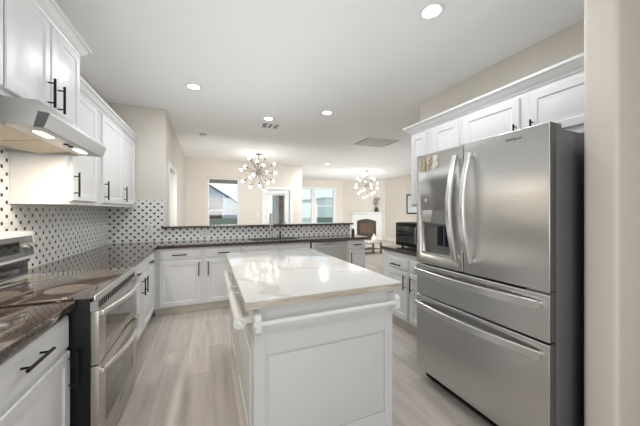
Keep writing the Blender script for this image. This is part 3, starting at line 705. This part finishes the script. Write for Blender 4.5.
# ------------------------------------------------------------------ island
il = thing('kitchen_island', 'white kitchen island cabinet with panelled end and towel bars', 'kitchen island', (0, 0, 0))
IX0, IX1, IY0, IY1 = 0.205, 1.045, 1.335, 2.80
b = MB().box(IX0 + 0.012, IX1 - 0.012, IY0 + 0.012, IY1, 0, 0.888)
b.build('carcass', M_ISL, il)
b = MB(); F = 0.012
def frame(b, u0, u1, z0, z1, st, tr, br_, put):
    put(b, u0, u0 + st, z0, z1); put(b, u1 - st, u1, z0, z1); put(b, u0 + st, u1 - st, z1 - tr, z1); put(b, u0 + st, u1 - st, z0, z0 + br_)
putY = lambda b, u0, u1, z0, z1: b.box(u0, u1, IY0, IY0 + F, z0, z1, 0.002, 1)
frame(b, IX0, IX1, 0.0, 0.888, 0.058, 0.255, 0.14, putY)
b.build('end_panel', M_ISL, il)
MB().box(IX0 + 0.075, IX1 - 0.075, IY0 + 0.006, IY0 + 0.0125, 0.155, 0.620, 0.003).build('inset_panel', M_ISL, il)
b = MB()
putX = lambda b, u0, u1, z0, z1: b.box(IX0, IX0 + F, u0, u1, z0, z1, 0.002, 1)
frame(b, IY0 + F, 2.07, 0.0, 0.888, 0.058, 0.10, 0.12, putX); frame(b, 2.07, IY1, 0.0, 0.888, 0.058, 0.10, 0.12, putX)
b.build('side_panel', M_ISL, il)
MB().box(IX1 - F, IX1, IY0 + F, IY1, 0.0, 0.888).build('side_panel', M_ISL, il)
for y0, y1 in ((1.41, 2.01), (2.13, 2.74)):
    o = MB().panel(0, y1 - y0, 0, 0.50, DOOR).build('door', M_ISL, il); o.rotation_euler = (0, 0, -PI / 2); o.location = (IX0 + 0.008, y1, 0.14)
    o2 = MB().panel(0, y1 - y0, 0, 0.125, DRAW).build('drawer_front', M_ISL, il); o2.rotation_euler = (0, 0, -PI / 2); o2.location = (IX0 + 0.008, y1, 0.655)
# end towel bar
tb = MB().tube([(0.194, 1.262, 0.823), (1.033, 1.262, 0.823)], 0.0125, 14).build('towel_bar', M_TRIM, il)
for x in (0.213, 1.017):
    MB().prism([(1.334, 0.755), (1.334, 0.868), (1.262, 0.868), (1.247, 0.850), (1.247, 0.79), (1.275, 0.772), (1.305, 0.755)], x - 0.014, x + 0.014, 'x', 0.003).build('bracket', M_TRIM, tb)
# turned rails on the long side
for y0, y1, r in ((1.37, 1.86, 0.023), (1.98, 2.50, 0.019)):
    t2 = MB().tube([(0.140, y0, 0.805), (0.140, y1, 0.805)], r, 18).build('towel_bar', M_TRIM, il)
    for y in (y0 + 0.02, y1 - 0.02):
        MB().box(0.140, 0.2055, y - 0.012, y + 0.012, 0.790, 0.820, 0.003).build('bracket', M_TRIM, t2)
    for y, d in ((y0, -1), (y1, 1)):
        MB().lathe([(0, y), (r + 0.007, y), (r + 0.007, y + d * 0.012), (0.012, y + d * 0.014), (0.018, y + d * 0.024), (0.016, y + d * 0.036), (0, y + d * 0.040)], (0.140, 0, 0.805), 16, 'y').build('end_knob', M_TRIM, t2)
io = MB().box(0.157, 1.082, 1.288, 2.865, 0.8885, 0.930, 0.007, 3).build('island_top', [M_MARB, M_MARBE])
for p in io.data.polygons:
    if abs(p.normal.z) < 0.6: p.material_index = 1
tag(io, 'white veined marble slab on the kitchen island', 'countertop')

# ------------------------------------------------------------------ microwave
mw = thing('microwave', 'black microwave oven on the short counter beside the refrigerator', 'microwave', (2.20, 2.725, 0.914)); mw.rotation_euler = (0, 0, RR)
MB().box(0, 0.52, 0.0, 0.38, 0.018, 0.305, 0.006).build('body', M_BLKPLASTIC, mw)
md = MB().box(0.004, 0.40, -0.022, -0.001, 0.022, 0.30, 0.005).build('door', M_BLKPLASTIC, mw)
MB().box(0.035, 0.345, -0.0255, -0.0215, 0.06, 0.262, 0.001).build('window', M_BLKGLASS, md)
MB().tube([(0.375, -0.022, 0.06), (0.375, -0.045, 0.075), (0.375, -0.045, 0.25), (0.375, -0.022, 0.265)], 0.007, 8).build('handle', M_STEEL_H, md)
MB().box(0.404, 0.516, -0.02, -0.001, 0.022, 0.30, 0.004).build('keypad', M_DISP, mw)
for x in (0.05, 0.47):
    for y in (0.05, 0.33): MB().lathe([(0, 0), (0.016, 0), (0.016, 0.018), (0, 0.018)], (x, y, 0), 10).build('foot', M_BLKPLASTIC, mw)

# ------------------------------------------------------------------ ceiling fixtures
def can(label, x, y, w=CAN_W):
    r = thing('recessed_light', label, 'ceiling light', (x, y, CH), 0, 'recessed ceiling lights')
    MB().lathe([(0.062, -0.001), (0.088, -0.001), (0.090, -0.006), (0.080, -0.010), (0.064, -0.006)], seg=28, ring=True).build('trim_ring', M_TRIM, r)
    MB().lathe([(0, -0.0045), (0.063, -0.0045), (0.063, -0.002), (0, -0.002)], seg=24).build('lens', M_LED, r)
    l = bpy.data.lights.new('can_lamp', 'AREA'); l.shape = 'DISK'; l.size = 0.11; l.energy = w; l.color = (0.925, 0.965, 1.0)
    o = bpy.data.objects.new('can_lamp', l); COL.objects.link(o); o.location = (0, 0, -0.013); o.parent = r
can('round recessed light in the ceiling nearest the refrigerator', 1.54, 1.51, 6.5)
can('round recessed light in the ceiling between the two air vents', 1.66, 3.68)
can('round recessed light in the ceiling near the upper cabinets and smoke detector', -0.17, 3.53, 6.5)
can('round recessed light in the ceiling touching the small air vent', 0.89, 4.28)
can('round recessed light added to the ceiling outside the picture before the range', -0.05, -0.70)  # unseen can, added to light the near end of the kitchen
can('round recessed light in the living room ceiling over the windows', 3.47, 7.70, 30)
sm = thing('smoke_detector', 'small round smoke detector on the ceiling toward the nook', 'smoke detector', (-0.11, 5.64, CH))
MB().lathe([(0, -0.035), (0.045, -0.035), (0.06, -0.022), (0.065, 0), (0, 0)], seg=20).build('housing', M_GREYPL, sm)
MB().lathe([(0, -0.04), (0.015, -0.04), (0.015, -0.034), (0, -0.034)], seg=12).build('test_button', M_PLATE, sm)
def vent(label, x0, x1, y0, y1, n, bars=1):
    r = thing('ceiling_vent', label, 'air vent', ((x0 + x1) / 2, (y0 + y1) / 2, CH)); a, c = (x1 - x0) / 2, (y1 - y0) / 2; f = 0.035
    MB().box(-a, -a + f, -c, c, -0.012, 0, 0.002).box(a - f, a, -c, c, -0.012, 0, 0.002).box(-a + f, a - f, -c, -c + f, -0.012, 0, 0.002).box(-a + f, a - f, c - f, c, -0.012, 0, 0.002).build('frame', M_TRIM, r)
    MB().box(-a + f, a - f, -c + f, c - f, -0.002, -0.0005).build('duct', M_SHADE if bars < 5 else M_GREYPL, r)
    for i in range(0 if bars > 5 else n):
        t = -c + f + (i + 0.5) * (2 * c - 2 * f) / n; h = (2 * c - 2 * f) / n * 0.36
        MB().prism([(t - h, -0.010), (t - h + 0.003, -0.011), (t + h, -0.0045), (t + h, -0.0025)], -a + f, a - f, 'x').build('louver', M_TRIM, r)
    for i in range(bars if bars > 5 else 0):
        h = (a - f) / bars; t = -a + f + (2 * i + 1) * h
        for q in (-0.45, 0.0, 0.45):
            MB().prism([(t + q * h - h * 0.2, -0.010), (t + q * h - h * 0.2 + 0.003, -0.011), (t + q * h + h * 0.2, -0.0045), (t + q * h + h * 0.2, -0.0025)], -c + f, c - f, 'y').build('louver', M_LOUV, r)
    for i in range(bars - 1):
        x = -a + f + (i + 1) * (2 * a - 2 * f) / bars; MB().box(x - 0.018, x + 0.018, -c + f, c - f, -0.0125, -0.003).build('divider', M_TRIM, r)
vent('small white ceiling register with three grilles', 0.825, 1.16, 4.47, 4.80, 6, 3)
vent('large white return air grille in the ceiling toward the living room', 2.94, 3.77, 4.55, 5.22, 30, 7)

def chandelier(label, x, y, zc, R, n, seed):
    r = thing('chandelier', label, 'chandelier', (x, y, CH))
    MB().lathe([(0, 0), (0.075, 0), (0.075, -0.02), (0.06, -0.03), (0, -0.03)], seg=20).build('canopy', M_NICKEL, r)
    dz = zc - CH
    MB().tube([(0, 0, -0.02), (0, 0, dz)], 0.009, 8).build('stem', M_NICKEL, r)
    MB().ball((0, 0, dz), 0.065, 16).build('hub', M_NICKEL, r)
    rnd = random.Random(seed)
    for i in range(n):
        zz = 1 - 2 * (i + 0.5) / n
        if zz > 0.93: zz = 0.88
        th = i * 2.399963 + seed; q = math.sqrt(1 - zz * zz); d = Vector((q * math.cos(th), q * math.sin(th), zz)); Rr = R * rnd.uniform(0.88, 1.04)
        c = Vector((0, 0, dz))
        a = MB().tube([c + d * 0.05, c + d * (Rr - 0.10), c + d * (Rr - 0.099), c + d * (Rr - 0.035)], [0.008, 0.008, 0.02, 0.02], 8).build('arm', M_NICKEL, r)
        MB().ball(c + d * Rr, 0.036, 12).build('bulb', M_BULB, a)
chandelier('starburst chandelier of lit globes hanging in the nook before the patio door', 1.2, 7.05, 2.375, 0.50, 18, 3)
chandelier('starburst chandelier of lit globes hanging by the fireplace in the living room', 5.4, 8.4, 2.29, 0.45, 20, 8)

# ------------------------------------------------------------------ living room
U = (FB - FA).normalized(); ANG = math.atan2(U.y, U.x)      # along the diagonal wall
mid = FA + (FB - FA) * 0.5 + (FB - FA).normalized() * 0.18
fp = thing('fireplace', 'white corner fireplace with arched firebox', 'fireplace', (mid.x, mid.y, 0), ANG)
# local: +x along the wall, -y toward the room
b = MB(); hwp = 0.74; ow = 0.48; oh = 0.88
b.box(-hwp, -ow, -0.10, -0.001, 0, 1.20, 0.004).box(ow, hwp, -0.10, -0.001, 0, 1.20, 0.004)
arc = [(-ow, oh)] + [(-ow + 2 * ow * k / 16, oh + 0.10 * math.sin(PI * k / 16)) for k in range(1, 16)] + [(ow, oh), (ow, 1.20), (-ow, 1.20)]
b.prism(arc, -0.10, -0.001, 'y').build('surround', M_TRIM, fp)
MB().box(-ow, ow, -0.012, -0.001, 0.0, oh + 0.11).build('firebox_back', M_FIREBRICK, fp)
b = MB(); arc2 = [(-ow, oh - 0.08)] + [(-ow + 2 * ow * k / 16, oh + 0.095 * math.sin(PI * k / 16) - 0.01) for k in range(0, 17)] + [(ow, oh - 0.08)]
b.prism(arc2, -0.075, -0.02, 'y').box(-ow, -ow + 0.14, -0.075, -0.02, 0.12, oh - 0.08).box(ow - 0.14, ow, -0.075, -0.02, 0.12, oh - 0.08).box(-ow, ow, -0.075, -0.02, 0.0, 0.28)
b.build('firebox_frame', M_FIREMETAL, fp)
MB().box(-hwp - 0.08, hwp + 0.08, -0.22, -0.001, 1.26, 1.31, 0.006).box(-hwp - 0.04, hwp + 0.04, -0.16, -0.001, 1.20, 1.26, 0.01).build('mantel_shelf', M_TRIM, fp)
MB().box(-hwp - 0.02, -ow + 0.05, -0.12, -0.10, 0, 0.14, 0.004).box(ow - 0.05, hwp + 0.02, -0.12, -0.10, 0, 0.14, 0.004).build('plinth', M_TRIM, fp)
def on_mantel(lx, ly=-0.14): 
    p = mid + U * lx + Vector((U.y, -U.x)) * (-ly); return (p.x, p.y, 1.311)
vs = thing('mantel_sculpture', 'tall dark vase with silvery spray on the mantel', 'vase', on_mantel(0.50, -0.115), ANG)
MB().lathe([(0, 0), (0.06, 0), (0.10, 0.06), (0.095, 0.14), (0.05, 0.20), (0.045, 0.22), (0, 0.22)]).build('vase', M_DARKV, vs)
b = MB()
for i in range(16):
    a = random.uniform(0, 2 * PI); q = random.uniform(0.05, 0.18); z = random.uniform(0.36, 0.70)
    p = Vector((q * math.cos(a), q * 0.3 * math.sin(a), z)); b.tube([(0, 0, 0.2), (p.x * 0.4, p.y * 0.4, z * 0.7), p], 0.006, 6).ball(p, random.uniform(0.025, 0.045), 8)
b.build('spray', M_SILV, vs)
for lx, r, hh, lab in ((-0.66, 0.04, 0.10, 'small pale candle at the window end of the mantel'), (-0.45, 0.045, 0.07, 'second small pale candle from the window end of the mantel'), (-0.15, 0.04, 0.09, 'small pale candle at the middle of the mantel'), (0.15, 0.045, 0.07, 'small pale candle beside the dark vase on the mantel')):
    c = thing('pillar_candle', lab, 'candle', on_mantel(lx), 0, 'candles on the mantel')
    MB().lathe([(0, 0), (r, 0), (r, hh), (r * 0.6, hh - 0.006), (0, hh - 0.006)], seg=14).build('wax', M_CREAM, c)
    MB().tube([(0, 0, hh - 0.008), (0, 0, hh + 0.015)], 0.003, 6).build('wick', M_BLACK, c)
ct = thing('coffee_table', 'low coffee table with pale top before the fireplace', 'table', (4.62, 7.35, 0))
MB().box(-0.55, 0.55, -0.22, 0.28, 0.33, 0.36, 0.006).build('tabletop', M_PLATE, ct)
MB().box(-0.50, 0.50, -0.18, 0.24, 0.12, 0.14, 0.004).build('shelf', M_WOOD, ct)
for x in (-0.52, 0.52):
    for y in (-0.19, 0.25): MB().box(x - 0.025, x + 0.025, y - 0.025, y + 0.025, 0, 0.33, 0.004).build('leg', M_WOOD, ct)
vz = thing('decor_bowl', 'olive and cream lidded jar on the coffee table', 'jar', (4.97, 7.30, 0.361))
MB().lathe([(0, 0), (0.05, 0), (0.085, 0.06), (0.08, 0.13), (0.055, 0.16), (0, 0.16)]).build('jar_body', M_CREAM, vz)
MB().lathe([(0, 0.16), (0.065, 0.16), (0.04, 0.20), (0.02, 0.22), (0.025, 0.25), (0, 0.26)]).build('lid', M_OLIVE, vz)
bk = thing('tray', 'shallow pale tray on the coffee table beside the jar', 'tray', (4.55, 7.36, 0.361))
MB().lathe([(0, 0), (0.17, 0), (0.20, 0.03), (0.19, 0.03), (0.165, 0.008), (0, 0.008)], seg=24).build('dish', M_CREAM, bk)
cj = thing('bottle', 'small dark bottle standing on the counter past the tiled half wall', 'bottle', (2.533, 4.42, 0.914))
MB().lathe([(0, 0), (0.028, 0), (0.03, 0.01), (0.03, 0.08), (0.014, 0.10), (0.014, 0.115), (0, 0.115)], seg=16).build('flask', M_DARKV, cj)
pf = thing('picture_frame', 'black framed pale print on the living room wall behind the cabinets', 'picture', (7.599, 8.05, 1.24)); pf.rotation_euler = (0, 0, RR)
f_ = 0.05; W_, H_ = 1.2, 0.80; x0 = -0.72
MB().box(x0, x0 + f_, -0.03, -0.001, 0, H_).box(x0 + W_ - f_, x0 + W_, -0.03, -0.001, 0, H_).box(x0 + f_, x0 + W_ - f_, -0.03, -0.001, 0, f_).box(x0 + f_, x0 + W_ - f_, -0.03, -0.001, H_ - f_, H_).build('frame', M_BLACK, pf)
MB().box(x0 + f_, x0 + W_ - f_, -0.012, -0.002, f_, H_ - f_).build('print', M_PRINT, pf)
